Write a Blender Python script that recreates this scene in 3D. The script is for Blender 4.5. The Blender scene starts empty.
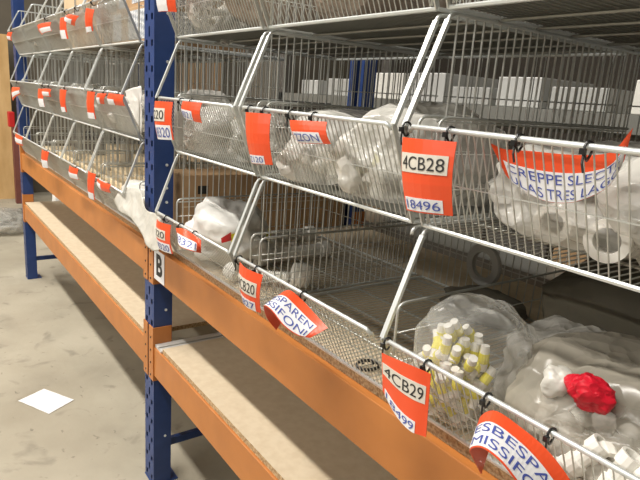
import bpy, bmesh, math, random
from mathutils import Vector, Matrix, noise
random.seed(7)
SC = bpy.context.scene
COL = SC.collection
# ------------------------------------------------------------------ camera
F_PX = 568.5
YAW, PITCH, ROLL = 0.9354, -0.2423, 0.0738
CAM = Vector((1.8914, -0.6741, 1.5171))
FW = Vector((-math.sin(YAW)*math.cos(PITCH), math.cos(YAW)*math.cos(PITCH), math.sin(PITCH)))
r0 = Vector((math.cos(YAW), math.sin(YAW), 0)); u0 = r0.cross(FW)
RT = r0*math.cos(ROLL)+u0*math.sin(ROLL); UP = -r0*math.sin(ROLL)+u0*math.cos(ROLL)
cd = bpy.data.cameras.new('camera'); cam = bpy.data.objects.new('camera', cd); COL.objects.link(cam)
m = Matrix((RT, UP, -FW)).transposed().to_4x4(); m.translation = CAM
cam.matrix_world = m
cd.sensor_width = 36; cd.lens = F_PX/640*36; cd.clip_start = 0.02
SC.camera = cam
# ------------------------------------------------------------------ world, light, exposure
SC.view_settings.view_transform = 'Standard'; SC.view_settings.look = 'None'
SC.view_settings.exposure = 0.06; SC.view_settings.gamma = 1
w = bpy.data.worlds.new('world'); SC.world = w; w.use_nodes = True
w.node_tree.nodes['Background'].inputs[0].default_value = (1.0, 0.97, 0.92, 1)
w.node_tree.nodes['Background'].inputs[1].default_value = 0.16
def area(x, y, z, sx, sy, p, col=(1, .955, .88)):
    l = bpy.data.lights.new('strip_light', 'AREA'); l.shape = 'RECTANGLE'; l.size = sx; l.size_y = sy
    l.energy = p; l.color = col
    o = bpy.data.objects.new('strip_light', l); o.location = (x, y, z); COL.objects.link(o); return o
area(-2.0, -1.60, 4.6, 8.4, 0.22, 410)
area(-1.0, -5.8, 4.2, 8.0, 0.22, 430)
area(-0.5, 3.6, 4.6, 8.0, 0.22, 110)

def at(px, py, y):
    """world point on the plane at depth y seen at a place in the photograph"""
    d = FW + RT*((px-320)/F_PX) - UP*((py-240)/F_PX)
    return CAM + d*((y-CAM.y)/d.y)
def atz(px, py, z):
    d = FW + RT*((px-320)/F_PX) - UP*((py-240)/F_PX)
    return CAM + d*((z-CAM.z)/d.z)
# ------------------------------------------------------------------ materials
def mat(name, col, rough=.6, metal=0, n=0, scale=20, col2=None, bump=0, bscale=None, spec=.5, detail=4, stretch=None):
    M = bpy.data.materials.new(name); M.use_nodes = True; T = M.node_tree; b = T.nodes['Principled BSDF']
    b.inputs['Base Color'].default_value = (*col, 1); b.inputs['Roughness'].default_value = rough
    b.inputs['Metallic'].default_value = metal; b.inputs['Specular IOR Level'].default_value = spec
    tc = T.nodes.new('ShaderNodeTexCoord'); src = tc.outputs['Object']
    if stretch:
        mp = T.nodes.new('ShaderNodeMapping'); mp.inputs['Scale'].default_value = stretch
        T.links.new(src, mp.inputs[0]); src = mp.outputs[0]
    if col2:
        nz = T.nodes.new('ShaderNodeTexNoise'); nz.inputs['Scale'].default_value = scale; nz.inputs['Detail'].default_value = detail
        T.links.new(src, nz.inputs['Vector'])
        r = T.nodes.new('ShaderNodeValToRGB'); r.color_ramp.elements[0].position = .35; r.color_ramp.elements[1].position = .65
        r.color_ramp.elements[0].color = (*col, 1); r.color_ramp.elements[1].color = (*col2, 1)
        T.links.new(nz.outputs[0], r.inputs[0]); T.links.new(r.outputs[0], b.inputs['Base Color'])
    if bump:
        nb = T.nodes.new('ShaderNodeTexNoise'); nb.inputs['Scale'].default_value = bscale or scale; nb.inputs['Detail'].default_value = 5
        T.links.new(src, nb.inputs['Vector'])
        bp = T.nodes.new('ShaderNodeBump'); bp.inputs['Strength'].default_value = bump; bp.inputs['Distance'].default_value = .01
        T.links.new(nb.outputs[0], bp.inputs['Height']); T.links.new(bp.outputs[0], b.inputs['Normal'])
    return M
def film(name, col, alpha, rough=.22, bs=22, spec=.6, bst=.75):
    M = bpy.data.materials.new(name); M.use_nodes = True; T = M.node_tree; b = T.nodes['Principled BSDF']
    b.inputs['Base Color'].default_value = (*col, 1); b.inputs['Roughness'].default_value = rough
    b.inputs['Specular IOR Level'].default_value = spec
    tc = T.nodes.new('ShaderNodeTexCoord')
    nz = T.nodes.new('ShaderNodeTexNoise'); nz.inputs['Scale'].default_value = bs*.35; nz.inputs['Detail'].default_value = 3
    T.links.new(tc.outputs['Object'], nz.inputs['Vector'])
    mx = T.nodes.new('ShaderNodeVectorMath'); mx.operation = 'MULTIPLY_ADD'; mx.inputs[1].default_value = (.12,.12,.12)
    T.links.new(nz.outputs['Color'], mx.inputs[0]); T.links.new(tc.outputs['Object'], mx.inputs[2])
    v = T.nodes.new('ShaderNodeTexVoronoi'); v.inputs['Scale'].default_value = bs; v.feature = 'F1'
    T.links.new(mx.outputs[0], v.inputs['Vector'])
    v2 = T.nodes.new('ShaderNodeTexVoronoi'); v2.inputs['Scale'].default_value = bs*2.7; v2.feature = 'F1'
    T.links.new(mx.outputs[0], v2.inputs['Vector'])
    ad = T.nodes.new('ShaderNodeMath'); ad.operation = 'MULTIPLY_ADD'; ad.inputs[1].default_value = .35
    T.links.new(v2.outputs[0], ad.inputs[0]); T.links.new(v.outputs[0], ad.inputs[2])
    bp = T.nodes.new('ShaderNodeBump'); bp.inputs['Strength'].default_value = bst; bp.inputs['Distance'].default_value = .018
    T.links.new(ad.outputs[0], bp.inputs['Height']); T.links.new(bp.outputs[0], b.inputs['Normal'])
    lw = T.nodes.new('ShaderNodeLayerWeight'); lw.inputs[0].default_value = .35
    mr = T.nodes.new('ShaderNodeMapRange'); mr.inputs[3].default_value = alpha; mr.inputs[4].default_value = min(1, alpha+.5)
    T.links.new(lw.outputs['Facing'], mr.inputs[0]); T.links.new(mr.outputs[0], b.inputs['Alpha'])
    return M
M = dict(
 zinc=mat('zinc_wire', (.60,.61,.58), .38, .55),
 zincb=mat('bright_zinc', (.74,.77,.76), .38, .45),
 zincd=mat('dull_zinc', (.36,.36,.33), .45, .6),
 blue=mat('blue_paint', (.016,.046,.175), .42, 0, col2=(.022,.058,.21), scale=14),
 orange=mat('orange_paint', (.54,.200,.048), .42, 0, col2=(.47,.170,.040), scale=9, bump=.05),
 chip=mat('chipboard', (.58,.475,.335), .8, 0, col2=(.63,.53,.385), scale=40, bump=.05),
 chipe=mat('chipboard_edge', (.34,.21,.10), .95, 0, col2=(.62,.46,.27), scale=160, bump=.5),
 card=mat('cardboard', (.40,.25,.13), .85, 0, col2=(.46,.30,.16), scale=6),
 cardl=mat('pale_cardboard', (.58,.43,.26), .85, 0, col2=(.64,.48,.30), scale=6),
 cream=mat('cream_board', (.76,.64,.44), .8, 0, col2=(.68,.55,.36), scale=5),
 concrete=mat('concrete', (.33,.295,.225), .8, 0, col2=(.44,.40,.315), scale=1.6, bump=.15, bscale=30, detail=9),
 wallp=mat('dull_wall', (.12,.105,.08), .9, 0, col2=(.15,.13,.10), scale=2),
 wallb=mat('dark_wall', (.045,.038,.03), .9, 0, col2=(.06,.05,.04), scale=2),
 ceil=mat('ceiling_paint', (.30,.29,.27), .9),
 ply=mat('plywood', (.55,.34,.14), .75, 0, col2=(.68,.45,.21), scale=3, stretch=(1,3,1), bump=.1),
 maroon=mat('dark_red_paint', (.20,.065,.05), .5, 0, col2=(.15,.05,.04), scale=10),
 red=mat('red_plastic', (.55,.02,.02), .4),
 tag=mat('orange_red_plastic', (.80,.085,.022), .36, 0, bump=.05, scale=20),
 paper=mat('white_paper', (.78,.78,.80), .6),
 paperb=mat('beige_label', (.66,.62,.54), .6),
 ink=mat('black_ink', (.02,.02,.02), .6),
 inkb=mat('blue_ink', (.06,.09,.36), .6),
 pinkl=mat('pink_line', (.75,.25,.3), .6),
 tie=mat('black_nylon', (.012,.012,.012), .35),
 pvc=mat('white_pvc', (.86,.84,.78), .35),
 pvcg=mat('grey_pvc', (.45,.45,.43), .4),
 yel=mat('yellow_plastic', (.80,.72,.05), .4),
 dark=mat('dark_rubber', (.02,.02,.018), .6),
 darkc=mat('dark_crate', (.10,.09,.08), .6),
 clear=film('clear_film', (.82,.80,.74), .24, bs=16),
 clearg=film('grey_film', (.46,.45,.41), .40),
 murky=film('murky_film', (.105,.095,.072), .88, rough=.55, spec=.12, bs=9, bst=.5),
 milky=film('milky_film', (.72,.70,.64), .80, rough=.3, bs=12, bst=.5),
 pinkf=film('pinkish_film', (.52,.42,.34), .62),
 white_film=film('white_film', (.85,.84,.80), .97, rough=.3, bs=10, bst=.4),
 clearw=film('bright_film', (.86,.84,.78), .36, rough=.16, bs=14, bst=.9),
 thin=film('thin_clear_film', (.80,.80,.76), .10, rough=.15, bs=16),
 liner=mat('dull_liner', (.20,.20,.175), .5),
 haze=film('haze_film', (.46,.425,.35), .46, rough=.18, bs=11, bst=.8),
 redf=film('red_film', (.62,.012,.03), .97, rough=.35, spec=.3),
 steel=mat('white_metal', (.62,.62,.60), .45, .2),
 navy=mat('navy_plastic', (.03,.035,.12), .5),
)
def stains(Mt):
    T = Mt.node_tree; b = T.nodes['Principled BSDF']; src = b.inputs['Base Color'].links[0].from_socket
    tc = T.nodes.new('ShaderNodeTexCoord'); prev = src
    for sc_, lo, hi, f in ((7, .60, .72, .72), (2.3, .50, .75, .80), (26, .66, .74, .60)):
        n = T.nodes.new('ShaderNodeTexNoise'); n.inputs['Scale'].default_value = sc_; n.inputs['Detail'].default_value = 7; n.inputs['Distortion'].default_value = .6
        T.links.new(tc.outputs['Object'], n.inputs['Vector'])
        mr = T.nodes.new('ShaderNodeMapRange'); mr.inputs[1].default_value = lo; mr.inputs[2].default_value = hi; mr.inputs[3].default_value = 1; mr.inputs[4].default_value = f
        T.links.new(n.outputs[0], mr.inputs[0])
        mx = T.nodes.new('ShaderNodeVectorMath'); mx.operation = 'SCALE'
        T.links.new(prev, mx.inputs[0]); T.links.new(mr.outputs[0], mx.inputs['Scale']); prev = mx.outputs[0]
    T.links.new(prev, b.inputs['Base Color'])
stains(M['concrete'])
# ------------------------------------------------------------------ mesh builder
class MB:
    def __init__(s): s.v = []; s.f = []; s.mi = []; s.cur = 0
    def face(s, idx): s.f.append(idx); s.mi.append(s.cur)
    def add(s, vs, fs):
        o = len(s.v); s.v += [Vector(v) for v in vs]
        for f in fs: s.face([o+i for i in f])
    def box(s, a, b):
        x0,y0,z0 = a; x1,y1,z1 = b
        s.add([(x0,y0,z0),(x1,y0,z0),(x1,y1,z0),(x0,y1,z0),(x0,y0,z1),(x1,y0,z1),(x1,y1,z1),(x0,y1,z1)],
              [(0,3,2,1),(4,5,6,7),(0,1,5,4),(1,2,6,5),(2,3,7,6),(3,0,4,7)])
    def tube(s, pts, r, n=5, cap=True, closed=False):
        pts = [Vector(p) for p in pts]; o = len(s.v); N = len(pts); prev = None
        rr = r if isinstance(r, (list, tuple)) else [r]*N
        for i, p in enumerate(pts):
            if closed: d = pts[(i+1)%N]-pts[i-1]
            else: d = pts[min(i+1,N-1)]-pts[max(i-1,0)]
            d.normalize()
            if prev is None:
                a = d.orthogonal().normalized()
            else:
                a = prev-d*prev.dot(d)
                a = a.normalized() if a.length > 1e-6 else d.orthogonal().normalized()
            prev = a; b = d.cross(a)
            for k in range(n):
                t = 2*math.pi*k/n; s.v.append(p+(a*math.cos(t)+b*math.sin(t))*rr[i])
        for i in range(N if closed else N-1):
            j = (i+1) % N
            for k in range(n):
                s.face([o+i*n+k, o+i*n+(k+1)%n, o+j*n+(k+1)%n, o+j*n+k])
        if cap and not closed:
            s.face([o+k for k in range(n)][::-1]); s.face([o+(N-1)*n+k for k in range(n)])
    def strip(s, p0, p1, w, t, wd):      # flat bar, wd = width direction
        p0, p1 = Vector(p0), Vector(p1); d = (p1-p0).normalized(); wd = Vector(wd); wd = (wd-d*wd.dot(d)).normalized(); nn = d.cross(wd)
        vs = []
        for p in (p0, p1):
            for a, b in ((-1,-1),(1,-1),(1,1),(-1,1)): vs.append(p+wd*a*w/2+nn*b*t/2)
        s.add(vs, [(0,3,2,1),(4,5,6,7),(0,1,5,4),(1,2,6,5),(2,3,7,6),(3,0,4,7)])
    def lathe(s, prof, n=16):            # prof [(r,x)] along local x
        o = len(s.v); N = len(prof)
        for r, x in prof:
            for k in range(n):
                t = 2*math.pi*k/n; s.v.append(Vector((x, r*math.cos(t), r*math.sin(t))))
        for i in range(N-1):
            for k in range(n): s.face([o+i*n+k, o+i*n+(k+1)%n, o+(i+1)*n+(k+1)%n, o+(i+1)*n+k])
    def build(s, name, mt, parent=None, smooth=False, bevel=0):
        me = bpy.data.meshes.new(name); me.from_pydata(s.v, [], s.f); me.update()
        for x in (mt if isinstance(mt, (list, tuple)) else [mt]): me.materials.append(x)
        me.polygons.foreach_set('material_index', s.mi)
        if smooth: me.polygons.foreach_set('use_smooth', [True]*len(s.f))
        bm = bmesh.new(); bm.from_mesh(me); bmesh.ops.recalc_face_normals(bm, faces=bm.faces); bm.to_mesh(me); bm.free()
        o = bpy.data.objects.new(name, me); COL.objects.link(o)
        if parent: o.parent = parent
        if bevel:
            b = o.modifiers.new('bevel', 'BEVEL'); b.width = bevel; b.segments = 2; b.limit_method = 'ANGLE'
        return o
def tag(o, label=None, cat=None, group=None, kind=None):
    if label: o['label'] = label
    if cat: o['category'] = cat
    if group: o['group'] = group
    if kind: o['kind'] = kind
    return o
def empty(name, loc=(0,0,0), rz=0):
    o = bpy.data.objects.new(name, None); o.location = loc; o.rotation_euler = (0,0,rz); o.empty_display_size = .05
    COL.objects.link(o); return o
def copy_tree(o, parent=None):
    c = o.copy(); COL.objects.link(c)
    c.parent = parent
    for ch in list(o.children): copy_tree(ch, c)
    return c
def bez(p0, c, p1, n=5):
    p0, c, p1 = Vector(p0), Vector(c), Vector(p1)
    return [p0*(1-t)**2+c*2*t*(1-t)+p1*t*t for t in [i/n for i in range(n+1)]]

# ================================================================== SETTING
def struct(name, a, b, mt):
    k = MB(); k.box(a, b); return tag(k.build(name, mt), kind='structure')
struct('floor', (-6.6,-8.0,-.1), (4.0,6.2,0), M['concrete'])
struct('wall_left', (-6.8,-8.0,0), (-6.6,6.2,5.2), M['wallp'])
struct('wall_back', (-6.8,6.2,0), (4.0,6.4,5.2), M['wallb'])
struct('light_block_right', (4.0,-8.0,0), (4.2,6.4,5.2), M['wallp'])  # unseen slab added to block ambient light coming from the right
struct('ceiling', (-6.8,-8.0,5.2), (4.0,6.4,5.3), M['ceil'])

# ================================================================== PALLET RACK
UW, UD, DEP = .0938, .069, .95
Z1B, Z1T, Z0B, Z0T = .857, .973, .478, .592
rack = tag(empty('pallet_rack', (-.047, 0, 0)),
           'blue and orange pallet rack with two beam levels carrying the wire baskets', 'rack')
RX = -.047
def post_mesh(flip=False):
    k = MB(); H = 2.45; t = .003
    # perforated face
    xs = [0,.013,.029,.041,.053,.065,.081,UW]; pz = .0813; z = .02
    zs = [0, .02]; kinds = ['solid']
    while z < H-.1:
        zs += [z+.020, z+.030, z+.062, z+pz]; kinds += ['side','solid','mid','solid']; z += pz
    for i in range(len(kinds)):
        for j in range(len(xs)-1):
            if kinds[i] == 'side' and j in (1,5): continue
            if kinds[i] == 'mid' and j == 3: continue
            x0,x1 = xs[j],xs[j+1]; z0,z1 = zs[i],zs[i+1]
            k.add([(x0,0,z0),(x1,0,z0),(x1,0,z1),(x0,0,z1)], [(0,1,2,3)])
            k.add([(x0,t,z0),(x1,t,z0),(x1,t,z1),(x0,t,z1)], [(3,2,1,0)])
    Ht = zs[-1]
    k.box((0,.0005,0),(t,UD,Ht)); k.box((UW-t,.0005,0),(UW,UD,Ht))
    k.box((t,UD-t,0),(.022,UD,Ht)); k.box((UW-.022,UD-t,0),(UW-t,UD,Ht))
    if flip:
        for v in k.v: v.y = -v.y
    return k
def bolts(parent, x, y, zs, nx=1):
    for z in zs:
        k = MB(); k.lathe([(0,.0035*nx),(.0045,.0035*nx),(.0055,0)], 6)
        for v in k.v: v += Vector((x,y,z))
        k.build('bolt', M['zincb'], parent)
pm = None
for x in (-UW, -UW-2.7-UW, 2.7):
    for y, fl in ((0,False),(DEP,True)):
        o = post_mesh(fl).build('upright_post', M['blue'], rack)
        o.location = (x-RX, y, 0)
        k = MB(); k.box((-.002,-.002,0),(UW+.002,UD+.03,.004))
        if fl:
            for v in k.v: v.y = -v.y
        k.build('foot_plate', M['blue'], o)
        if x == -UW and not fl: bolts(o, UW, .045, [.21,.42,.73,1.13,1.18,1.26,1.43,1.6,1.75]); 
    for z0,z1 in ((.15,.15),):
        k = MB(); k.strip((x+UW/2-RX,.05,z0),(x+UW/2-RX,DEP-.05,z1),.03,.02,(0,0,1) if z0==z1 else (0,-1,1))
        k.build('brace', M['blue'], rack)
def beam(x0, x1, zb, zt, y0=0, label=None):
    s = 1 if y0 == 0 else -1
    k = MB(); L = x1-x0; g = .002
    yy = lambda a: y0+s*a
    prof = [(0,zb),(.045,zb),(.045,zt-.004),(.020,zt-.004),(.020,zt),(0,zt)]
    vs = [(x0+g-RX,yy(a),b) for a,b in prof]+[(x1-g-RX,yy(a),b) for a,b in prof]
    n = 6
    k.add(vs, [tuple(range(n)), tuple(range(2*n-1,n-1,-1))]+[(i,(i+1)%n,n+(i+1)%n,n+i) for i in range(n)])
    o = k.build('beam', M['orange'], rack, bevel=.003)
    for xe, sg in ((x0,-1),(x1,1)):
        c = MB()
        za, zc = zb-.022, zt+.075
        w_ = .040
        xa, xb = (xe-w_, xe-.0005) if sg < 0 else (xe+.0005, xe+w_)
        c.box((min(xa,xb)-RX, yy(-.0045) if s>0 else yy(.0), za), (max(xa,xb)-RX, yy(-.001) if s>0 else yy(-.0045), zc))
        xi = (xe-.001, xe+.0045) if sg < 0 else (xe-.0045, xe+.001)
        if s > 0: c.box((xi[0]-RX, -.0045, za), (xi[1]-RX, .066, zc))
        else: c.box((xi[0]-RX, y0-.066, za), (xi[1]-RX, y0+.0045, zc))
        cc = c.build('connector', M['orange'], o)
        if s > 0 and abs(xe+.047) < .1:
            for q in range(4):
                h = MB(); zz = za+.018+q*.05
                h.lathe([(0,.002),(.0035,.002),(.0042,0)], 6)
                for v in h.v: v.x, v.y, v.z = (xa+xb)/2-RX+v.y*1.0, -.0045-v.x, zz+v.z
                h.build('rivet', M['tie'], cc)
    return o
XL0, XL1 = -UW-2.7, -UW
bL1 = beam(XL0, XL1, Z1B, Z1T); bR1 = beam(0, 2.7, Z1B, Z1T)
bL0 = beam(XL0, XL1, Z0B, Z0T); bR0 = beam(0, 2.7, Z0B, Z0T)
for a,b in ((XL0,XL1),(0,2.7)):
    beam(a,b,Z1B,Z1T,DEP); beam(a,b,Z0B,Z0T,DEP)
# sign B on the near beam
def text_mesh(s, size, bold=0.0):
    c = bpy.data.curves.new('t','FONT'); c.body = s; c.size = size; c.align_x = 'CENTER'; c.align_y = 'CENTER'; c.offset = bold
    o = bpy.data.objects.new('t', c); COL.objects.link(o)
    dg = bpy.context.evaluated_depsgraph_get(); me = bpy.data.meshes.new_from_object(o.evaluated_get(dg))
    bpy.data.objects.remove(o)
    vs = [v.co.copy() for v in me.vertices]; fs = [tuple(p.vertices) for p in me.polygons]
    return vs, fs
k = MB(); k.box((.010-RX,-.0025,.862),(.106-RX,-.0006,.970)); sg = k.build('sign_plate', M['paper'], bR1)
vs, fs = text_mesh('B', .105, .0035)
k = MB(); k.add([(v.x*1.0+.058-RX, -.0031, v.y+.916) for v in vs], fs); tag(k.build('letter', M['ink'], sg), 'black letter B')

# boards
def board(x0, x1, y0, y1, zt, label, t=.018):
    k = MB(); k.box((x0,y0,zt-t),(x1,y1,zt))
    o = k.build('shelf_board', [M['chip'],M['chipe']])
    for p in o.data.polygons:
        if abs(p.normal.z) < .5: p.material_index = 1
    return tag(o, label, 'board')
board(.068, 2.69, .008, .94, Z0T+.018, 'pale chipboard shelf board on the lower level of the near bay, right of the upright')
board(XL0+.01, XL1-.012, .008, .94, Z0T+.018, 'pale chipboard shelf board on the lower level of the far bay, left of the upright')
board(.006, 2.69, .024, .925, Z1T+.014, 'chipboard shelf board under the wire baskets of the near bay')
board(XL0+.01, XL1-.012, .024, .925, Z1T+.014, 'chipboard shelf board under the wire baskets of the far bay')
k = MB(); k.box((.006,.004,Z0T+.0005),(.034,.94,Z0T+.012)); k.box((.036,.004,Z0T+.0005),(.064,.94,Z0T+.008)); k.box((.0345,.004,Z0T+.0005),(.0355,.94,Z0T+.003))
tag(k.build('metal_strip', M['steel'], bevel=.001), 'pale metal strip at the end of the lower near board, beside the upright', 'strip')

# ================================================================== WIRE BASKETS
W, BD, LA = .528, .60, .068
def make_basket(H, hl, fm='zinc'):
    root = empty('wire_basket')
    # floor
    k = MB(); n = 37
    for i in range(n):
        x = .006+(W-.012)*i/(n-1); k.tube([(x,.001,.0015),(x,BD,.0015)], .0012, 4)
    for y in (.12,.225,.335,.465,.57): k.tube([(0,y,-.003),(W,y,-.003)], .0030, 6)
    k.build('floor_grid', M[fm], root)
    k = MB(); e = .004
    k.tube([(e,0,0),(W-e,0,0)], .0038, 6); k.tube([(e,BD,0),(W-e,BD,0)], .0038, 6)
    k.tube([(e,0,0),(e,BD,0)], .0038, 6); k.tube([(W-e,0,0),(W-e,BD,0)], .0038, 6)
    k.build('base_frame', M['zincb'], root)
    # feet, standing on what is below
    # front lip
    k = MB(); n = 40
    for i in range(n):
        x = .006+(W-.012)*i/(n-1); k.tube([(x,-.0005,.003),(x,-LA,hl)], .0011, 4)
    k.tube([(.003,-LA*.5,hl*.5),(W-.003,-LA*.5,hl*.5)], .0012, 4)
    k.build('front_lip', M['zinc'], root)
    k = MB(); k.tube([(.012,-LA+.004,hl-.008),(.022,-LA,hl),(W-.022,-LA,hl),(W-.012,-LA+.004,hl-.008)], .0040, 8); k.build('lip_rod', M['zincb'], root, smooth=True)
    # sides
    for sx in (0, 1):
        x = .004 if sx == 0 else W-.004
        k = MB(); yy = .022
        while yy < BD-.004:
            k.tube([(x,yy,.003),(x,yy,H-.008)], .0020, 5); yy += .0212
        for z in (H*.5,): k.tube([(x,.0,z),(x,BD,z)], .0018, 5)
        k.build('side_grid', M['zinc'], root)
        k = MB()
        k.tube(bez((x,.0,H-.022),(x,.0,H-.0075),(x,.018,H-.0075),4)+[(x,BD,H-.0075)], .0035, 6)
        k.build('side_rail', M['zincb'], root, smooth=True)
        # low rounded inner frame
        xi = x+(.010 if sx == 0 else -.010); zp = .178
        k = MB(); k.tube([(xi,-.003,.005)]+bez((xi,-.003,zp-.018),(xi,-.003,zp),(xi,.018,zp),5)+[(xi,BD-.006,zp)], .0028, 6)
        for z in (.06,.12): k.tube([(xi,-.003,z),(xi,BD-.006,z)], .0013, 4)
        k.build('inner_frame', M['zinc'], root, smooth=True)
        k = MB(); k.strip((x,0,.0),(x,-LA,hl),.009,.003,(0,1,.3)); k.build('side_bar', M['zinc'], root)
        k = MB(); k.strip((x,-LA,hl),(x,0,H-.018),.0095,.006,(1,0,0)); k.build('side_bar', M['zincb'], root)
    # back
    k = MB(); n = 22
    for i in range(n):
        x = .008+(W-.016)*i/(n-1); k.tube([(x,BD-.001,.002),(x,BD-.001,H-.008)], .0015, 4)
    for z in (H*.33,H*.66): k.tube([(.003,BD+.0015,z),(W-.003,BD+.0015,z)], .0017, 5)
    k.build('back_grid', M['zinc'], root)
    k = MB(); k.tube([(.003,BD,H-.0075),(W-.003,BD,H-.0075)], .0035, 6); k.build('back_rail', M['zincb'], root)
    return root
ZF = [1.004, 1.324, 1.668]; HH = [.320, .344, .300]; HL = [.1285, .1628, .1509]
ZF[0] = .994; HH[0] = .330; HL[0] = .1385
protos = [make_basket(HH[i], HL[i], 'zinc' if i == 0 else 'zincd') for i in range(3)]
XR = [.1437+.5453*i for i in range(3)]
XLf = [-.193-.505-.5173*i for i in range(5)]
TN = ['bottom','middle','top']
ORDR = ['first','second','third']; ORDL = ['first','second','third','fourth','last']
for t in range(3):
    used = False
    for side, xs in (('near', XR), ('far', XLf)):
        for i, x in enumerate(xs):
            o = protos[t] if not used else copy_tree(protos[t]); used = True
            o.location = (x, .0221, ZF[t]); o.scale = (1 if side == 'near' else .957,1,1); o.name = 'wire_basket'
            extra = {('near',0,0):' with a white carrier bag', ('near',0,1):' nearly empty', ('near',0,2):' full of plastic bags'}.get((side,t,i),'')
            for ch in list(o.children):
                if ch.name.split('.')[0] not in ('side_grid','inner_frame','side_bar'): continue
                cx_ = sum(v.co.x for v in ch.data.vertices)/len(ch.data.vertices); right = cx_ > W/2; nm_ = ch.name.split('.')[0]
                if side == 'near' and ((t,i) == (0,1) and right and nm_ in ('side_grid','side_bar') or (t,i) == (1,1) and right and nm_ == 'side_grid'
                        or (t,i) == (0,2) and not right and nm_ in ('side_grid','inner_frame') or (t,i) in ((0,1),(1,1)) and not right and nm_ == 'side_grid'):
                    if (t,i) != (0,0): bpy.data.objects.remove(ch)
            if side == 'near': l = f'wire basket{extra}, {TN[t]} tier, {ORDR[i]} right of the near blue upright'
            else: l = f'wire basket on the {TN[t]} tier, {ORDL[i]} left of the near blue upright' if i < 4 else f'wire basket on the {TN[t]} tier, farthest away beside the far blue upright'
            tag(o, l, 'basket', f'wire baskets of the {TN[t]} tier')

# ================================================================== TAGS
def spline(P, t):
    n = len(P)-1; f = t*n; i = min(int(f), n-1); u = f-i
    p1, p2 = P[i], P[i+1]; p0 = P[i-1] if i > 0 else p1*2-p2; p3 = P[i+2] if i+2 <= n else p2*2-p1
    return .5*((2*p1)+(p2-p0)*u+(2*p0-5*p1+4*p2-p3)*u*u+(3*p1-p0-3*p2+p3)*u**3)
def make_tag(cols, labels, ties, lab, group='orange tags hanging on the basket lips', nu=None):
    """cols: list of (top point, bottom point); labels: (u0,u1,v0,v1,material,text,ink,height,count) ; ties: list of lip points"""
    top = [Vector(c[0]) for c in cols]; bot = [Vector(c[1]) for c in cols]
    flat = len(cols) == 2
    n = nu or (6 if flat else 28)
    org = top[0].lerp(top[-1], .5)
    def S(u, v, off=0):
        u = max(-.02, min(1.02, u))
        a = spline(top, u) if not flat else top[0].lerp(top[1], u); b = spline(bot, u) if not flat else bot[0].lerp(bot[1], u)
        p = a.lerp(b, v)
        if flat: p = p+Vector((0, -.010*math.sin(math.pi*u)-.006*math.sin(math.pi*v), 0))
        if off:
            e = 1e-3
            d1 = S(min(u+e,1.0), v)-S(max(u-e,0.0), v); d2 = S(u, v+e)-S(u, v-e)
            nn = d2.cross(d1)
            p = p+nn.normalized()*off
        return p
    sgn = 1
    # orientation: normal should face -y on average
    e = 1e-3; nm = (S(.5+e,.5)-S(.5-e,.5)).cross(S(.5,.5+e)-S(.5,.5-e))
    sgn = 1 if -nm.y < 0 else -1
    root = empty('hanging_tag', org)
    def grid(u0,u1,v0,v1,off,thick,nn,mv=5):
        k = MB(); vs=[]; fs=[]
        for layer in (0,1):
            for j in range(mv+1):
                for i in range(nn+1):
                    u=u0+(u1-u0)*i/nn; v=v0+(v1-v0)*j/mv
                    vs.append(S(u,v,sgn*(off-(thick if layer else 0)) or 1e-7)-org)
        A=(nn+1)*(mv+1)
        for j in range(mv):
            for i in range(nn):
                a=j*(nn+1)+i; fs.append((a,a+1,a+nn+2,a+nn+1)); fs.append((A+a+nn+1,A+a+nn+2,A+a+1,A+a))
        for i in range(nn):
            fs.append((i,A+i,A+i+1,i+1)); b=mv*(nn+1)+i; fs.append((b,b+1,A+b+1,A+b))
        for j in range(mv):
            a=j*(nn+1); fs.append((a,a+nn+1,A+a+nn+1,A+a)); a+=nn; fs.append((a,A+a,A+a+nn+1,a+nn+1))
        k.add(vs,fs); return k
    grid(0,1,0,1,.0006,.0012,n).build('tag_sheet', M['tag'], root, smooth=False)
    # physical size for text
    Lu = sum((S((i+1)/20,.5)-S(i/20,.5)).length for i in range(20)); Lv = (S(.5,0)-S(.5,1)).length
    for (u0,u1,v0,v1,mt,txts,ink) in labels:
        lo = grid(u0,u1,v0,v1,.0013,.0005,max(4,int(n*(u1-u0))),3).build('paper_label', M[mt], root)
        if not txts: continue
        rows = len(txts); hrow = (v1-v0)*Lv/rows
        for r, s in enumerate(txts):
            vs, fs = text_mesh(s, hrow*1.02, 0)
            x0=min(v.x for v in vs); x1=max(v.x for v in vs); y0=min(v.y for v in vs); y1=max(v.y for v in vs)
            ww = (u1-u0)*.90; hh = (v1-v0)/rows*.68
            vc = v0+(v1-v0)*(r+.5)/rows
            k = MB()
            k.add([S(u0+(u1-u0)*.05+ww*(v.x-x0)/(x1-x0), vc-hh*((v.y-y0)/(y1-y0)-.5), sgn*.0019)-org for v in vs], fs)
            k.build('lettering', M[ink], lo)
    for tp in ties:
        tp = Vector(tp)-org; k = MB(); R = .011
        c = tp+Vector((0,0,-.005))
        k.tube([c+Vector((0.0015*math.sin(q*2), R*.75*math.cos(q), R*math.sin(q))) for q in [2*math.pi*i/12 for i in range(12)]], .0017, 5, closed=True)
        k.tube([c+Vector((0,-R*.8,0)), c+Vector((.002,-R*1.1,-.014)), c+Vector((.006,-R*1.2,-.024))], .0014, 4)
        k.box(c+Vector((-.003,-R-.003,-.004)), c+Vector((.003,-R+.003,.003)))
        k.build('cable_tie', M['tie'], root)
    return tag(root, lab, 'tag', group)
LZ = [ZF[i]+HL[i] for i in range(3)]; LY = .0221-LA
def tie_at(px, t):      # on the lip rod near this column of the photo
    a = at(px, 0, LY); b = at(px, 480, LY)
    return (a.lerp(b, (a.z-LZ[t])/(a.z-b.z)).x, LY, LZ[t])
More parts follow.
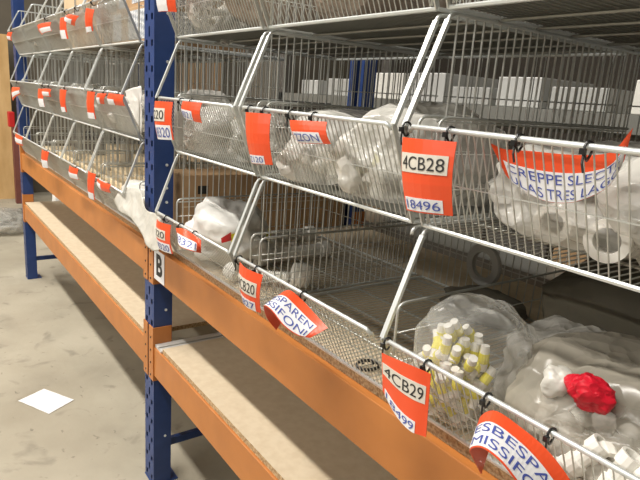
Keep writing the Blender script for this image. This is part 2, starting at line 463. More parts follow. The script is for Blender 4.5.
def quad(TL, TR, BR, BL, y=-.060, yb=None):
    yb = y if yb is None else yb
    return [(at(*TL, y), at(*BL, yb)), (at(*TR, y), at(*BR, yb))]
T = make_tag
T(quad((157,219),(171,225),(173,254),(159,247)), [(.05,.8,.25,.58,'paperb',['220'],'ink'),(.1,.95,.68,1.,'paper',['18320'],'inkb')], [tie_at(167,0)],
  'narrow orange tag with 220 label on the bottom lip, right beside the near upright')
T([(at(176,228,-.06),at(178,238,-.075)),(at(184,229,-.065),at(180,246,-.10)),(at(194,235,-.06),at(192,251,-.10)),(at(201,240,-.06),at(201,253,-.065))],
  [(0.05,.8,.42,.98,'paper',['18321'],'inkb')], [tie_at(181,0),tie_at(195,0)], 'small curled orange tag on the bottom lip under the white carrier bag')
T(quad((240,262),(263,275),(261,313),(243,301)), [(.0,.9,.26,.62,'paperb',['4CB20'],'ink'),(.1,.85,.76,1.,'paper',['1827'],'inkb')], [tie_at(239.5,0),tie_at(258,0)],
  'orange tag with beige label, just left of the curled tag')
T([(at(291,308,-.03),at(276,330,-.07)),(at(284,301,-.055),at(267,318,-.10)),(at(281,294,-.07),at(264,306,-.125)),(at(290,290.5,-.068),at(272,311,-.128)),(at(302,300,-.06),at(283,325,-.125)),(at(315,314,-.06),at(297,335,-.11)),(at(328,328,-.06),at(310,338,-.09))],
  [(.34,.93,.30,.98,'paper',['ESPAREN','SSIFONI'],'inkb')], [tie_at(304,0)], 'curled orange tag with two lines of blue capitals, bottom lip centre')
T([(at(382,353,-.06),at(383,391,-.06)),(at(398,360,-.067),at(397,416,-.07)),(at(415,367,-.067),at(411,431,-.075)),(at(431,374,-.06),at(426,437,-.07))],
  [(.02,.93,.22,.5,'paperb',['4CB29'],'ink'),(.06,.75,.82,1.,'paper',['18499'],'inkb')], [tie_at(388,0),tie_at(428,0)], 'orange tag reading 4CB29 on the bottom lip')
T([(at(488,452,-.03),at(481,474,-.05)),(at(482,432,-.055),at(474,460,-.095)),(at(480,418,-.066),at(470,450,-.125)),(at(495,411,-.068),at(482,448,-.135)),(at(520,427,-.066),at(500,461,-.135)),(at(545,448,-.064),at(516,481,-.13)),(at(566,474,-.062),at(530,500,-.12)),(at(580,498,-.06),at(545,524,-.10))],
  [(.28,.98,.33,.97,'paper',['ESBESPAR','MISSIFON'],'inkb')], [tie_at(488,0),tie_at(552,0)], 'large arched orange tag with blue capitals, nearest the camera', nu=36)
T(quad((155,101),(173,102),(174,140),(158,139)), [(.0,.75,.18,.52,'paperb',['220'],'ink'),(.08,.95,.62,1.,'paper',['18320'],'inkb')], [tie_at(160,1)],
  'orange tag with 220 label on the middle lip, in front of the near blue upright')
T(quad((183,101),(202,103),(202,123),(184,117)), [(.03,.72,.48,.98,'paper',['18321'],'inkb')], [tie_at(182,1),tie_at(192,1)],
  'small orange tag on the middle lip, second right of the near upright')
T(quad((246,112),(271,114),(273,165),(252,163)), [(.06,.78,.83,.99,'paper',['Z120'],'inkb')], [tie_at(251,1),tie_at(266,1)],
  'tall plain orange tag with a small bottom label on the middle lip')
T(quad((290,120),(327,122),(331,144),(299,143)), [(.04,.85,.5,.97,'paper',['ZZON'],'inkb')], [tie_at(292,1),tie_at(315,1)],
  'wide low orange tag on the middle lip in front of the yellowish bag')
T(quad((403,137),(457,142),(453,216),(407,210)), [(.02,.93,.20,.46,'paperb',['4CB28'],'ink'),(.05,.86,.80,.98,'paper',['18496'],'inkb')], [tie_at(407,1),tie_at(451,1)],
  'large orange tag reading 4CB28 on the middle lip')
T([(at(490,143,-.02),at(506,175,.0)),(at(504,149,-.004),at(516,185,.004)),(at(530,151,.002),at(540,199,.006)),(at(560,154,.003),at(560,203,.006)),(at(588,155,.002),at(582,200,.006)),(at(613,151,-.004),at(609,186,.004)),(at(633,128,-.02),at(624,160,.0))],
  [(.1,.97,.38,.99,'paper',['CREPPE SLECTE','ULAS TRES LAGO'],'inkb')], [tie_at(520,1),tie_at(589,1)], 'long sagging orange tag with two-line label on the middle lip', nu=36)
T(quad((158,-14),(178,-16),(177,12),(159,12)), [(.0,.7,.3,.98,'paper',[],'ink')], [tie_at(166,2)], 'orange tag with a white label on the top lip beside the near upright')
far = [
 (0,quad((16,133),(23,137),(23,146),(16,143)),(0,1,.35,.8),'bottom lip, at the far end by the far upright'),
 (0,quad((42,149),(49,152),(48.5,168),(43,167)),(.1,1,.55,1),'bottom lip, second from the far upright'),
 (0,quad((70,165),(78.5,169),(79,180),(70,177)),(0,1,.5,.95),'bottom lip, square and third from the far upright'),
 (0,quad((88.5,170),(96,174),(95,200),(89.5,196)),(.1,.95,.75,1),'bottom lip, long and narrow in the far bay'),
 (0,quad((98,178),(111,184.5),(111,193),(99,188)),(0,.5,.3,.9),'bottom lip, nearest the near upright in the far bay'),
 (1,quad((12,87),(20,87.5),(20.5,94),(13,101)),(.2,1,.45,.85),'middle lip, at the far end of the far bay'),
 (1,quad((38.5,88.5),(44,89),(45,107),(40,106.5)),(.1,1,.55,1),'middle lip, narrow one of a pair in the far bay'),
 (1,quad((43.5,88.5),(51.5,89),(51.5,97),(43,96)),(.05,.9,.4,.9),'middle lip, square one of a pair in the far bay'),
 (1,quad((60,89),(66.5,90),(67,112),(63,112)),(.1,.9,.78,1),'middle lip, third cluster from the far upright'),
 (1,quad((87.5,91),(95,92),(96,119),(89,118)),(.05,.95,.78,1),'middle lip, long and narrow in the far bay'),
 (1,quad((97.5,93.5),(107,93.5),(104.5,104),(99,104)),(.0,.7,.4,1),'middle lip, small one right of the long narrow one'),
 (1,quad((109,93),(124,95),(125,106),(109,104)),(.0,.6,.5,1),'middle lip, wide one nearest the near upright in the far bay'),
 (2,quad((8,33),(12.5,32),(12,41),(8,39)),(.2,.9,.5,.9),'top lip, tiny and farthest away'),
 (2,quad((37.5,25),(51,22),(52,31),(42,35)),(.2,1,.5,.95),'top lip, twisted, in front of the film bag'),
 (2,quad((60.5,19),(67,17),(68.5,39),(62,39)),(.05,.9,.6,1),'top lip, hanging below the tilted one'),
 (2,quad((69,14),(79,16),(75,26),(64,20)),(.1,.8,.45,.95),'top lip, tilted over its neighbour'),
 (2,quad((86,8),(94.5,9.5),(93.5,31),(87.5,34)),(.05,.9,.78,1),'top lip, long and narrow, closest to the near upright'),
]
for t, q, lb, s in far:
    T(q, [(*lb,'paper',[],'ink')], [(q[0][0].lerp(q[1][0],.5).x, LY, LZ[t])], 'small tag on the '+s, nu=4)

# ================================================================== BAGS AND THEIR CONTENTS
def bag(name, c, size, mt, label, seed=0, rough=.18, sub=4, neck=None, cat='bag', group=None, pw=2.6, flat=.85, extra=None, rz=0):
    bm = bmesh.new(); bmesh.ops.create_icosphere(bm, subdivisions=sub, radius=1)
    sv = Vector((seed*3.17, seed*1.31, seed*.77))
    neckd = Vector(neck).normalized() if neck else None
    for v in bm.verts:
        d = v.co.normalized()
        r = 1/((abs(d.x)**pw+abs(d.y)**pw+abs(d.z)**pw)**(1/pw))
        n1 = noise.noise(d*1.6+sv); n2 = 1-abs(noise.noise(d*3.4+sv*2))*2; n3 = 1-abs(noise.noise(d*7.5+sv))*2
        r *= 1+rough*(n1*1.1+(n2-.5)*.50+(n3-.6)*.15)
        if neckd:
            a = max(0, d.dot(neckd)); r *= 1+.9*max(0,(a-.90)/.10)**1.2
            if a > .985: r *= .96+.12*noise.noise(d*60)
        p = d*r
        p = Vector((p.x*size[0]/2, p.y*size[1]/2, p.z*size[2]/2))
        lo = -size[2]/2*flat
        if p.z < lo: p.z = lo-(lo-p.z)*.08
        v.co = p
    for f in bm.faces: f.smooth = True
    me = bpy.data.meshes.new(name); bm.to_mesh(me); bm.free(); me.materials.append(M[mt])
    o = bpy.data.objects.new(name, me); o.location = c; o.rotation_euler = (0,0,rz); COL.objects.link(o)
    return tag(o, label, cat, group)
def fitting_proto(kind):
    k = MB()
    if kind == 'coupler':
        k.lathe([(.012,-.03),(.016,-.03),(.016,-.012),(.0125,-.010),(.0125,.010),(.016,.012),(.016,.03),(.012,.03),(.012,-.03)], 14)
        o = k.build('pipe_fitting', M['pvc'], smooth=False)
    elif kind == 'elbow':
        pts = [(-.035,0,0),(-.022,0,0)]+bez((-.015,0,0),(0,0,0),(0,.015,0),4)+[(0,.022,0),(0,.035,0)]
        rs = [.0155,.0155]+[.0125]*5+[.0155,.0155]
        k.tube(pts, rs, 12); o = k.build('pipe_fitting', M['pvc'], smooth=True)
    elif kind == 'yellow':
        k.lathe([(.0,-.034),(.011,-.034),(.012,-.014)], 12); k.cur = 1
        k.lathe([(.012,-.014),(.0135,-.014),(.0135,.012),(.012,.012)], 12); k.cur = 0
        k.lathe([(.012,.012),(.011,.034),(0,.034)], 12)
        o = k.build('pipe_fitting', [M['pvc'],M['yel']])
    elif kind == 'nut':
        k.lathe([(.011,-.010),(.019,-.010),(.021,0),(.019,.010),(.011,.010),(.011,-.010)], 12); o = k.build('pipe_fitting', M['pvc'])
    elif kind == 'grey':
        k.lathe([(.008,-.035),(.014,-.035),(.014,-.02),(.009,-.018),(.009,.03),(.014,.03),(.014,.038),(.008,.038),(.008,-.035)], 12); o = k.build('pipe_fitting', M['pvcg'])
    return o
FP = {}
def fill(c, size, kinds, n, label, group, scale=1.0, zmin=None, front=False, upright=False):
    for i in range(n):
        while True:
            d = Vector((random.uniform(-1,1), random.uniform(-1,1), random.uniform(-.95,1)))
            if d.length < 1 and (not front or d.y < .3): break
        kd = kinds[i % len(kinds)]
        if kd not in FP: o = FP[kd] = fitting_proto(kd)
        else: o = FP[kd].copy(); COL.objects.link(o)
        f = .80
        z = c[2]+d.z*size[2]/2*f
        if zmin: z = max(z, zmin+.018)
        o.location = (c[0]+d.x*size[0]/2*f, c[1]+d.y*size[1]/2*f, z)
        o.rotation_euler = (random.uniform(0,6),random.uniform(0,6),random.uniform(0,6)); o.scale = (scale,)*3
        if upright: o.rotation_euler = (0,math.pi/2+random.uniform(-.9,.9),random.uniform(0,6))
        tag(o, label, 'pipe fitting', group)
z1, z2, z3 = ZF
# near bay, bottom tier, first basket
b = bag('carrier_bag', (.300,.130,z1+.092), (.29,.23,.20), 'white_film', 'crumpled white carrier bag with a red and yellow mark in the bottom basket', 1, .26, pw=2.3)
k = MB(); vs = []; fs = []
def on_bag(px, py, ydef=.06): return at(px,py,ydef)
def drape(name, cols, mt, label, amp=.006, nu=26, nv=20, cat='plastic film', thick=.0012):
    top = [Vector(c[0]) for c in cols]; bot = [Vector(c[1]) for c in cols]; org = top[0].lerp(bot[-1], .5)
    k = MB(); vs = []; fs = []
    for lay in (0,1):
        for j in range(nv+1):
            for i in range(nu+1):
                p = spline(top, i/nu).lerp(spline(bot, i/nu), j/nv)
                q = p*12; d = (1-abs(noise.noise(q))*2)*amp+noise.noise(q*2.3)*amp*.5
                vs.append(p+Vector((0,-d+lay*thick,0))-org)
    A = (nu+1)*(nv+1)
    for j in range(nv):
        for i in range(nu):
            a = j*(nu+1)+i; fs += [(a,a+1,a+nu+2,a+nu+1),(A+a+nu+1,A+a+nu+2,A+a+1,A+a)]
    for i in range(nu):
        b_ = nv*(nu+1)+i; fs += [(i,A+i,A+i+1,i+1),(b_,b_+1,A+b_+1,A+b_)]
    for j in range(nv):
        a = j*(nu+1); fs.append((a,a+nu+1,A+a+nu+1,A+a)); a += nu; fs.append((a,A+a,A+a+nu+1,a+nu+1))
    k.add(vs, fs); o = k.build(name, M[mt], smooth=True); o.location = org
    return tag(o, label, cat)
drape('bag_flap', [(at(114,200,-.05),at(118,210,-.05)),(at(121,191,-.035),at(129,216,-.045)),(at(132,187,-.025),at(137,224,-.045)),(at(141,190,-.02),at(145,240,-.05)),(at(147,209,-.03),at(151,249,-.055)),(at(155,213,-.035),at(158,251,-.055)),(at(162,219,-.045),at(161,249,-.05))],
      'milky', 'white plastic film bulging out between the baskets over the near blue upright')
drape('bag_flap', [(at(125,91,.02),at(127,97,.02)),(at(134,88,.02),at(137,124,.02)),(at(142,86,.02),at(143,134,.02))],
      'white_film', 'white film sheet behind the middle basket edge, left of the near upright')
# printed patch on the carrier bag
dg = bpy.context.evaluated_depsgraph_get()
def patch(parent, pts, mt, name='print', off=.002):
    """marks following the bag's own surface"""
    me = parent.data; k = MB()
    from mathutils.bvhtree import BVHTree
    bvh = BVHTree.FromPolygons([v.co.copy() for v in me.vertices], [tuple(p.vertices) for p in me.polygons])
    out = []; N = 5
    P = [Vector(p) for p in pts]
    for j in range(N+1):
        for i in range(N+1):
            a = (P[0]*(1-i/N)+P[1]*(i/N))*(1-j/N)+(P[3]*(1-i/N)+P[2]*(i/N))*(j/N)
            px, py = a.x, a.y
            d = FW+RT*((px-320)/F_PX)-UP*((py-240)/F_PX)
            h = bvh.ray_cast(CAM-parent.location, d.normalized())
            if h[0] is None: return None
            out.append(h[0]+h[1]*off*(1 if h[1].dot(d) < 0 else -1))
    k.add(out, [(j*(N+1)+i,j*(N+1)+i+1,(j+1)*(N+1)+i+1,(j+1)*(N+1)+i) for j in range(N) for i in range(N)])
    return k.build(name, M[mt], parent)
patch(b, [(221,238),(231,232),(232,240),(222,243)], 'red'); patch(b, [(231,234),(235,233),(234,241),(231,242)], 'yel')
# white pipes
def pipe(c, L, r, rz, label, collar=True, name='waste_pipe', ring=True):
    root = empty(name, c, rz)
    k = MB(); k.lathe([(r*.86,-L/2),(r,-L/2),(r,L/2),(r*.86,L/2),(r*.86,-L/2)], 20); k.build('tube', M['pvc'], root, smooth=False)
    if collar:
        for x, w_, rr in ((-L/2,.05,r*1.35),(L/2-.02,.035,r*1.25)):
            k = MB(); k.lathe([(r*1.01,x-w_/2),(rr,x-w_/2+.003),(rr,x+w_/2-.003),(r*1.01,x+w_/2),(r*1.01,x-w_/2)], 20); k.build('collar', M['pvc'], root)
    return tag(root, label, 'pipe')
pa, pb = atz(256,238.5,z1+.055), atz(262,256.5,z1+.030)
pipe((pa.x,pa.y+.11,pa.z), .25, .022, 1.56, 'white waste pipe with collars, the rearmost in the bottom basket of the near bay')
pipe((pb.x,pb.y+.12,pb.z), .28, .022, 1.60, 'long white waste pipe lying in front of the rearmost one')
corr_rest = ((pa.x,pa.y+.04),(pa.x,pa.y+.17))
for q_, (x_, y_) in enumerate(corr_rest):
    k = MB(); k.lathe([(.010,-.03),(.0145,-.03),(.0145,.03),(.010,.03),(.010,-.03)], 14); o = k.build('pipe_stub', M['pvc']); o.location = (x_,y_,z1+.0175)
    tag(o, f'short white pipe stub under the rearmost waste pipe, {("front","rear")[q_]} one', 'pipe')
def corr(c, L, r, rz, label):
    k = MB(); n = 22; pr = [(.001,-L/2)]
    for i in range(n): pr += [(r*.8,-L/2+L*i/n),(r,-L/2+L*(i+.5)/n)]
    pr += [(.001,L/2)]
    k.lathe(pr, 16); o = k.build('corrugated_pipe', M['pvc'], smooth=False); o.location = c; o.rotation_euler = (0,0,rz)
    return tag(o, label, 'pipe')
corr((.565,.125,z1+.024), .13, .019, .9, 'short white corrugated pipe behind the bottom lip')
def cap(c, r, h, rot, label, mt='pvc'):
    root = empty('drain_plug', c); root.rotation_euler = rot
    k = MB(); k.lathe([(0,-h/2),(r*.9,-h/2),(r,-h/2+.004),(r,h/2-.006),(r*.9,h/2),(0,h/2)], 22); k.build('cap_body', M[mt], root)
    k = MB(); k.lathe([(r*1.0,-h*.2),(r*1.08,-h*.15),(r*1.08,h*.15),(r*1.0,h*.2),(r*1.0,-h*.2)], 22); k.build('rim', M[mt], root)
    return tag(root, label, 'pipe cap')
cap((.625,.20,z1+.036), .033, .05, (0,.2,1.1), 'round white pipe cap behind the lip, right of the corrugated pipe')
cap((.495,.055,z1+.026), .024, .04, (0,.2,.3), 'small white cap behind the bottom lip below the white carrier bag')
c = cap((.318,.255,z1+.080), .024, .03, (0,-.2,-.7), 'round pipe end with a yellow and green sticker, right of the carrier bag')
c.children[0].data.materials[0] = M['yel']
bpy.data.objects.remove(c.children[1])
# supporting pipe piece beneath the sticker end
cap((.325,.27,z1+.030), .030, .054, (0,1.57,0), 'squat white pipe socket standing under the yellow sticker end')
# coil of black tie
k = MB(); cx = Vector((1.105,.05,z1+.007))
k.tube([cx+Vector((.020*math.cos(t)*(1+.05*math.sin(3*t)), .024*math.sin(t), .001*math.sin(2*t))) for t in [2*math.pi*i/24 for i in range(24)]], .0035, 6, closed=True)
k.tube([cx+Vector((.01*math.cos(t), .014*math.sin(t), .006)) for t in [2*math.pi*i/16 for i in range(13)]], .0025, 5)
tag(k.build('cable_coil', M['tie'], smooth=True), 'small black coil lying on the floor grid of the nearly empty basket', 'cable coil')
# ring leaning at the back
k = MB(); rr = .060
k.lathe([(.036,-.007),(rr-.004,-.007),(rr,-.003),(rr,.003),(rr-.004,.007),(.036,.007),(.036,-.007)], 28)
o = k.build('pipe_ring', M['pvcg']); o.rotation_euler = (0,.0,1.5); o.location = (.955,.575,z1+.118)
tag(o, 'grey-white plastic ring leaning against the back grid of the nearly empty basket', 'ring')
bag('plastic_bag', (1.03,.50,z1+.035), (.22,.14,.075), 'murky', 'flat dull plastic bag under the ring at the back of the nearly empty basket', 5)

# near bay, bottom tier, third basket
cY = Vector((1.315,.062,z1+.085)); sY = (.135,.125,.215)
fill(cY, sY, ['yellow'], 110, 'white pipe fitting with a yellow band in the bag behind the 4CB29 tag', 'yellow banded fittings in the clear bag', .66, z1+.004, upright=True)
bag('plastic_bag', (1.330,.090,z1+.102), (.185,.20,.22), 'thin', 'clear bag of yellow and white fittings behind the 4CB29 tag', 7, .15, pw=2.6)
bag('plastic_bag', (1.41,.25,z1+.085), (.20,.26,.17), 'clear', 'greyish translucent bag behind the bag of yellow fittings', 8, .2)
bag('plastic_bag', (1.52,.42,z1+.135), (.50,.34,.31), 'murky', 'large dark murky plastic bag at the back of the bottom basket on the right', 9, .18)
bR = bag('plastic_bag', (1.57,.17,z1+.085), (.36,.33,.21), 'haze', 'translucent bag under the red patch at the bottom right', 10, .2)
fill((1.56,.14,z1+.06), (.28,.22,.12), ['elbow','coupler'], 18, 'white pipe fitting inside the bag under the red patch', 'white fittings under the red patch', 1.0, z1+.004)
cr = at(592,393,.03)
rp = bag('red_bag', cr, (.070,.045,.052), 'redf', 'bright red crumpled plastic bag lying on the translucent bags', 11, .22, sub=4, pw=1.6, flat=1)
bag('bag_knot', at(556,382,.035), (.036,.036,.042), 'milky', 'white twisted knot of plastic beside the red bag', 12, .35, sub=3, cat='plastic bag knot', flat=1)
bag('plastic_bag', (1.715,.10,z1+.085), (.10,.20,.17), 'clear', 'clear bag at the right edge beside the red bag', 13, .2)
fill((1.62,.015,z1+.062), (.26,.09,.12), ['elbow','nut','coupler'], 34, 'loose white pipe fitting behind the bottom lip, nearest the camera', 'loose white fittings at the lip', .95, z1+.004)

# near bay, middle tier
fill((.42,.17,z2+.06), (.44,.26,.12), ['coupler','nut','elbow','grey'], 24, 'white fitting in the clear bag of the first middle basket', 'fittings in the first middle basket', 1.1, z2+.004)
bag('plastic_bag', (.31,.17,z2+.078), (.28,.34,.17), 'clear', 'crinkled clear bag behind the 220 tag of the middle tier', 20, .2)
bag('plastic_bag', (.53,.22,z2+.075), (.24,.36,.165), 'clearg', 'greyish clear bag in the first middle basket, beside the double bars', 21, .2)
fill((.92,.16,z2+.06), (.38,.24,.13), ['coupler','coupler','elbow','coupler'], 34, 'white fitting in the crinkled bags behind the wide low tag', 'fittings in the second middle basket', 1.15, z2+.004)
fill((.93,.12,z2+.075), (.16,.12,.08), ['yellow'], 6, 'yellowish fitting in the crinkled bag behind the wide low tag', 'yellowish fittings in the second middle basket', 1.3, z2+.004)
bag('plastic_bag', (.85,.19,z2+.085), (.27,.36,.18), 'clearw', 'clear crinkled bag behind the tall plain orange tag', 22, .2)
bag('plastic_bag', (1.08,.17,z2+.095), (.25,.34,.20), 'clearw', 'clear bag of white fittings left of the 4CB28 tag', 23, .2)
for i,(x,y) in enumerate(((1.40,.20),(1.50,.16),(1.60,.24))):
    k = MB(); L = .19; rr = .030
    k.lathe([(rr*.6,-L/2),(rr,-L/2),(rr,L/2),(rr*.6,L/2),(rr*.6,-L/2)], 22)
    o = k.build('tube_roll', M['pvc']); o.location = (x,y,z2+.036+.002*(i%2)); o.rotation_euler = (.0,0,1.75+.1*math.sin(i*7))
    tag(o, ('leftmost white tube in the bags below the sagging orange tag','middle white tube in the bags below the sagging orange tag','white tube with round open end, rightmost below the sagging orange tag')[i], 'tube', 'white tubes in the third middle basket')
bag('plastic_bag', (1.42,.25,z2+.075), (.32,.38,.165), 'clearw', 'clear bag below the left end of the sagging orange tag', 25, .2)
bag('plastic_bag', (1.62,.26,z2+.08), (.28,.42,.18), 'clearw', 'clear bag with a round tube end below the right end of the sagging tag', 26, .2)
# top tier, near bay
zz = z3
bag('plastic_bag', (.29,.20,zz+.105), (.24,.42,.22), 'clear', 'clear bag in the top basket next to the near blue upright', 30, .2)
fill((.28,.16,zz+.06), (.22,.26,.13), ['coupler','grey','grey'], 16, 'small fitting in the top basket next to the near upright', 'fittings in the first top basket', 1.0, zz+.004)
bag('plastic_bag', (.52,.24,zz+.12), (.27,.46,.25), 'pinkf', 'pinkish crinkled bag in the first top basket', 31, .2)
bag('plastic_bag', (.95,.28,zz+.12), (.48,.52,.26), 'pinkf', 'wide brownish film bag filling the second top basket', 32, .16)
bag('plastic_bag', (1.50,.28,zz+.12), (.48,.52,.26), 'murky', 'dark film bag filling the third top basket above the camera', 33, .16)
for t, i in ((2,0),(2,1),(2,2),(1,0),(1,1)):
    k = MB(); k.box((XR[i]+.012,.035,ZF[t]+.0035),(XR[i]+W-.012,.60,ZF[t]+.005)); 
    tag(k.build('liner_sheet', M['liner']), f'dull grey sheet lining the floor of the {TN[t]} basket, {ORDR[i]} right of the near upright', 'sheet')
# far bay contents
def cbox(a, b, mt, label, name='cardboard_box', cat='box', group=None, rz=0, flaps=False):
    c = Vector(((a[0]+b[0])/2,(a[1]+b[1])/2,a[2])); h = Vector(((b[0]-a[0])/2,(b[1]-a[1])/2,b[2]-a[2]))
    k = MB(); k.box((-h.x,-h.y,0),(h.x,h.y,h.z)); o = k.build(name, M[mt], bevel=.003); o.location = c; o.rotation_euler = (0,0,rz)
    if mt in ('card','cardl'):
        k = MB(); k.box((-h.x-.0006,-.025,h.z*.7),(h.x+.0006,.025,h.z+.0008)); k.build('tape', M['chip'], o)
    return tag(o, label, cat, group)
# cardboard box in the gap behind the near upright
g = MB(); g.box((0,0,0),(.155,.74,.235)); o = g.build('cardboard_box', M['card'], bevel=.003); o.location = (-.165,.105,Z1T+.0145)
tag(o, 'long brown cardboard box behind the near blue upright, with a dark hand hole', 'box')
h = MB(); h.box((.1535,.06,.165),(.1556,.10,.195)); h.build('hand_hole', M['dark'], o)
h = MB(); h.box((.155,.0,.118),(.1562,.735,.122)); h.build('seam', M['chip'], o)
bag('plastic_bag', (-.145,.24,z2+.07), (.09,.24,.24), 'milky', 'white plastic bag in the gap left of the near upright on the middle tier', 40, .2)
bag('plastic_bag', (-.33,.10,z1+.075), (.26,.20,.16), 'milky', 'white plastic bag in the far bay bottom basket next to the near upright', 41, .2)
lab = ['next to the near upright','second from the near upright','third from the near upright','fourth from the near upright','by the far upright']
for i in range(5):
    x = XLf[i]
    # bottom tier
    n = (3,5,5,3,2)[i]
    for j in range(n):
        k = MB(); L, Wd, Tk = .44, .46-.03*j, .018
        k.box((-L/2,-Wd/2,0),(L/2,Wd/2,Tk)); o = k.build('wooden_board', M['cream'], bevel=.002)
        o.location = (x+.25,.30+.02*j,z1+.006+j*.0185); o.rotation_euler = (0,0,.04*(j-1))
        tag(o, f'cream board, {("lowest","second lowest","third","fourth","topmost")[j if j < n-1 else 4]} of its stack, bottom basket {lab[i]}' if n > 1 else f'cream wooden board lying in the bottom basket {lab[i]}', 'board', 'cream boards in the far bay')
    if i in (1,2):
        cbox((x+.06,.30,z1+.100),(x+.42,.50,z1+.17), 'cream', f'shallow cream wooden case on the boards in the bottom basket {lab[i]}', 'wooden_case', 'case')
    if i in (3,4):
        cbox((x+.08,.30,z1+.063),(x+.42,.55,z1+.16), 'darkc', f'dark plastic crate at the back of the bottom basket {lab[i]}', 'plastic_crate', 'crate')
    # film lining the lips
    for t in range(3):
        z = ZF[t]; hl = HL[t]; x0_, x1_ = x+.02, x+.485; f = .93 if t else .8
        drape('plastic_liner', [((x0_+(x1_-x0_)*u,.0221-LA*f+.012,z+hl*f),(x0_+(x1_-x0_)*u,.0221+.012,z+.012)) for u in (0,.5,1)], 'thin' if (t == 2 and i < 2) or t == 0 else 'clear' if t == 1 and i < 2 else 'clearg',
              f'grey film lining the lip of the {TN[t]} basket {lab[i]}', .004, 12, 6)
    # middle tier
    bag('plastic_bag', (x+.24,.22,z2+.085), (.42,.42,.17), 'clear' if i != 3 else 'clearg', f'clear film bag filling the middle basket {lab[i]}', 50+i, .2)
    fill((x+.25,.15,z2+.06), (.36,.24,.10), ['coupler','grey','elbow'], 10 if i < 3 else 4, f'fitting in the film bag of the middle basket {lab[i]}', f'fittings in the middle basket {lab[i]}', 1.2, z2+.004)
# top tier far
def pattern_label():
    Mx = bpy.data.materials.new('printed_label'); Mx.use_nodes = True; T_ = Mx.node_tree; b_ = T_.nodes['Principled BSDF']
    tc = T_.nodes.new('ShaderNodeTexCoord'); mp = T_.nodes.new('ShaderNodeMapping'); mp.inputs['Rotation'].default_value = (0,.6,0)
    ck = T_.nodes.new('ShaderNodeTexChecker'); ck.inputs['Scale'].default_value = 60
    ck.inputs['Color1'].default_value = (.75,.77,.80,1); ck.inputs['Color2'].default_value = (.40,.43,.48,1)
    T_.links.new(tc.outputs['Object'], mp.inputs[0]); T_.links.new(mp.outputs[0], ck.inputs[0]); T_.links.new(ck.outputs[0], b_.inputs['Base Color'])
    return Mx
M['plabel'] = pattern_label()
def labelled_box(a, b, mt, label, labs):
    o = cbox(a, b, mt, label)
    hx, hz = (b[0]-a[0])/2, b[2]-a[2]; hy = (b[1]-a[1])/2
    for (x0,x1,z0_,z1_) in labs:
        k = MB(); k.box((-hx+2*hx*x0,-hy-.0012,hz*z0_),(-hx+2*hx*x1,-hy-.0002,hz*z1_)); k.build('printed_label', M['plabel'], o)
    for (y0,y1,z0_,z1_) in labs[:1]:
        k = MB(); k.box((hx+.0002,-hy*.6,hz*z0_),(hx+.0012,hy*.4,hz*z1_)); k.build('printed_label', M['plabel'], o)
    return o
labelled_box((XLf[0]+.02,.06,z3+.005),(XLf[0]+.47,.45,z3+.135), 'card', 'brown carton with patterned white labels in the far top basket next to the near upright', [(.05,.3,.1,.9),(.5,.95,.1,.9)])
labelled_box((XLf[0]+.02,.08,z3+.136),(XLf[0]+.40,.45,z3+.26), 'card', 'brown carton stacked on the labelled carton next to the near upright', [(.1,.35,.1,.9),(.55,.95,.15,.8)])
labelled_box((XLf[1]+.03,.04,z3+.005),(XLf[1]+.24,.50,z3+.27), 'cardl', 'tall pale carton in the second far top basket, left one', [(.0,.2,.3,.7)])
labelled_box((XLf[1]+.26,.04,z3+.005),(XLf[1]+.48,.50,z3+.22), 'card', 'brown carton in the second far top basket, right one', [(.6,.9,.3,.7)])
cbox((XLf[2]+.20,.06,z3+.005),(XLf[2]+.46,.48,z3+.33), 'cardl', 'tall pale carton sticking out of the third far top basket')
bag('plastic_bag', (XLf[2]+.10,.16,z3+.085), (.18,.30,.17), 'clearg', 'grey film bag beside the tall pale carton in the third far top basket', 60)
bag('plastic_bag', (XLf[3]+.25,.16,z3+.075), (.44,.30,.15), 'clearg', 'grey film bag in the fourth far top basket', 61)
bag('plastic_bag', (XLf[4]+.25,.16,z3+.075), (.44,.30,.15), 'clearg', 'grey film bag in the top basket beside the far upright', 62)
bag('plastic_bag', (XLf[0]+.27,.22,z3+.35), (.46,.42,.18), 'pinkf', 'drooping film bag on the cartons next to the near upright', 63, .12)
# white crumpled paper on the lower far shelf
for (x,y,h,wd,l) in ((-3.34,.36,.67,.15,'crumpled white paper sack standing behind the far upright, left one'),(-3.28,.52,.63,.17,'crumpled white paper sack standing behind the far upright, right one')):
    bag('paper_sack', (x,y,h/2*.93), (.16,wd,h), 'white_film', l, x, .22, sub=4, cat='sack')
# ================================================================== FLOOR THINGS
k = MB(); P = [atz(18,401,.001),atz(44,389,.001),atz(74,400,.001),atz(49,414,.001)]
c0 = sum(P, Vector())/4; N = 8; vs = []; fs = []
for lay in (0,1):
    for j in range(N+1):
        for i in range(N+1):
            a = P[0].lerp(P[1],i/N); b_ = P[3].lerp(P[2],i/N); q = a.lerp(b_,j/N)
            q.z = .0016+.003*abs(noise.noise(Vector((i*.4,j*.4,2))))+.0005*lay; vs.append(q-c0)
A = (N+1)**2
for j in range(N):
    for i in range(N):
        a = j*(N+1)+i; fs += [(a,a+1,a+N+2,a+N+1),(A+a+N+1,A+a+N+2,A+a+1,A+a)]
for i in range(N):
    fs += [(i,A+i,A+i+1,i+1),(N*(N+1)+i,N*(N+1)+i+1,A+N*(N+1)+i+1,A+N*(N+1)+i),(i*(N+1),(i+1)*(N+1),A+(i+1)*(N+1),A+i*(N+1)),(i*(N+1)+N,A+i*(N+1)+N,A+(i+1)*(N+1)+N,(i+1)*(N+1)+N)]
k.add(vs, fs); o = k.build('paper_sheet', M['paper']); o.location = c0
tag(o, 'white sheet of paper lying on the concrete floor of the aisle', 'paper')
bag('plastic_bag', (-4.50,.03,.085), (.56,.46,.20), 'clearg', 'crumpled grey plastic bag lying on the floor left of the far upright', 70, .3)
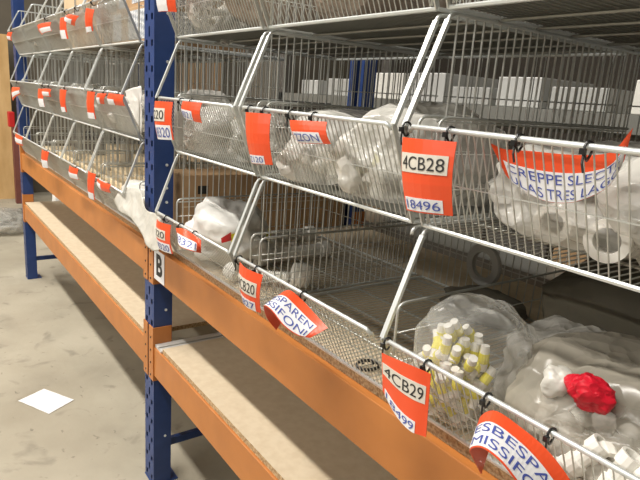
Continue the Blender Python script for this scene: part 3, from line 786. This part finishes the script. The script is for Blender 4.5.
bag('plastic_bag', (-4.85,.12,.07), (.34,.34,.16), 'clearg', 'smaller plastic heap behind the grey bag on the floor', 71, .3)
# drum under the far shelf
root = empty('castor_wheel', (-3.15,.50,0)); 
k = MB(); k.lathe([(0,-.03),(.09,-.03),(.105,-.02),(.105,.02),(.09,.03),(0,.03)], 26)
for v in k.v: v.z += .105
k.build('tyre', M['dark'], root)
k = MB(); k.strip((0,.045,.10),(0,.045,.24),.04,.006,(1,0,0)); k.strip((0,-.045,.10),(0,-.045,.24),.04,.006,(1,0,0)); k.box((-.06,-.06,.24),(.06,.06,.25))
k.build('fork', M['zincd'], root)
root.rotation_euler = (0,0,.9)
tag(root, 'dark wheel standing on the floor under the far end of the lower shelf', 'wheel')
# far end of the aisle
k = MB(); k.box((-6.3,-1.6,0),(-6.2,.41,2.0)); k.build('panel', M['ply']); o = bpy.data.objects[-1] if False else [q for q in COL.objects if q.name.startswith('panel')][-1]
o.name = 'plywood_panel'; tag(o, 'upright tan plywood panel at the far end of the aisle', 'panel')
root = empty('steel_post', (-5.9,.405,0))
k = MB(); k.box((-.05,-.045,0),(.05,.045,.93)); k.build('column', M['maroon'], root, bevel=.005)
k = MB(); k.box((-.055,-.080,.93),(.055,-.012,1.11)); k.build('cap', M['red'], root, bevel=.01)
tag(root, 'dark red post with a bright red top beside the plywood panel', 'post')
# cardboard stacks standing on the floor behind the far bay
for i,(x,y,wx,wy,h,mt) in enumerate(((-2.9,1.35,.55,.5,1.30,'cardl'),(-2.25,1.35,.6,.5,1.2,'card'),(-1.66,1.35,.44,.5,1.75,'wallp'),(-3.6,1.35,.55,.5,1.9,'card'),(-4.4,1.2,.6,.6,1.5,'wallp'))):
    for j in range(3):
        hh = h/3; cbox((x-wx/2,y,j*hh+.001*j),(x+wx/2,y+wy,(j+1)*hh), mt,
            f'{("lowest","middle","top")[j]} box of the {("pale","brown","dull grey","tall brown","grey")[i]} stack behind the far bay, {("third","second","first","fourth","fifth")[i]} from the near upright', 'storage_box')

# ================================================================== BACK RACK (back to back)
br = tag(empty('storage_rack', (.2,1.75,0)), 'dim rack standing behind the near bay, seen through the baskets', 'rack')
for x in (-1.12,2.2):
    for y in (1.15,1.95):
        k = MB(); k.box((x-.2,y-1.75,0),(x-.12,y-1.69,2.5)); k.build('upright_post', M['darkc'], br)
for z in (.45,.95,1.54,2.25):
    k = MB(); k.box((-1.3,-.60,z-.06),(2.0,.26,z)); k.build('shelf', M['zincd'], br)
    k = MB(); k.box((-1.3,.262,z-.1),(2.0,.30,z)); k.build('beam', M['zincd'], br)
NTH = ['first','second','third','fourth','fifth','sixth','seventh','eighth','ninth','tenth','eleventh','twelfth','thirteenth','fourteenth','fifteenth','sixteenth']
x = -1.0; i = 0
while x < 2.0:
    wd = random.uniform(.16,.30); hh = random.uniform(.14,.27)
    if True:
        o = cbox((x,1.24,1.542),(x+wd,1.60,1.542+hh*.48), ('steel','pvcg','pvc','steel','pvcg')[i%5], f'{("white","pale metal","white","white paper","grey")[i%5]} box on the dim rack behind, {NTH[i]} from the left', 'storage_box', group='boxes on the rack behind')
        i += 1
    x += wd+random.uniform(.02,.12)
x = -1.05; i = 0
while x < 1.9:
    wd = random.uniform(.22,.4); hh = random.uniform(.15,.30)
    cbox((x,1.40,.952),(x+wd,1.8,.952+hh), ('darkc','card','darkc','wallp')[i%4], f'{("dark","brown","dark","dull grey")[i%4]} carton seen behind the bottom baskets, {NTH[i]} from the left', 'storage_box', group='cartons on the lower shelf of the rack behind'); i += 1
    x += wd+.03
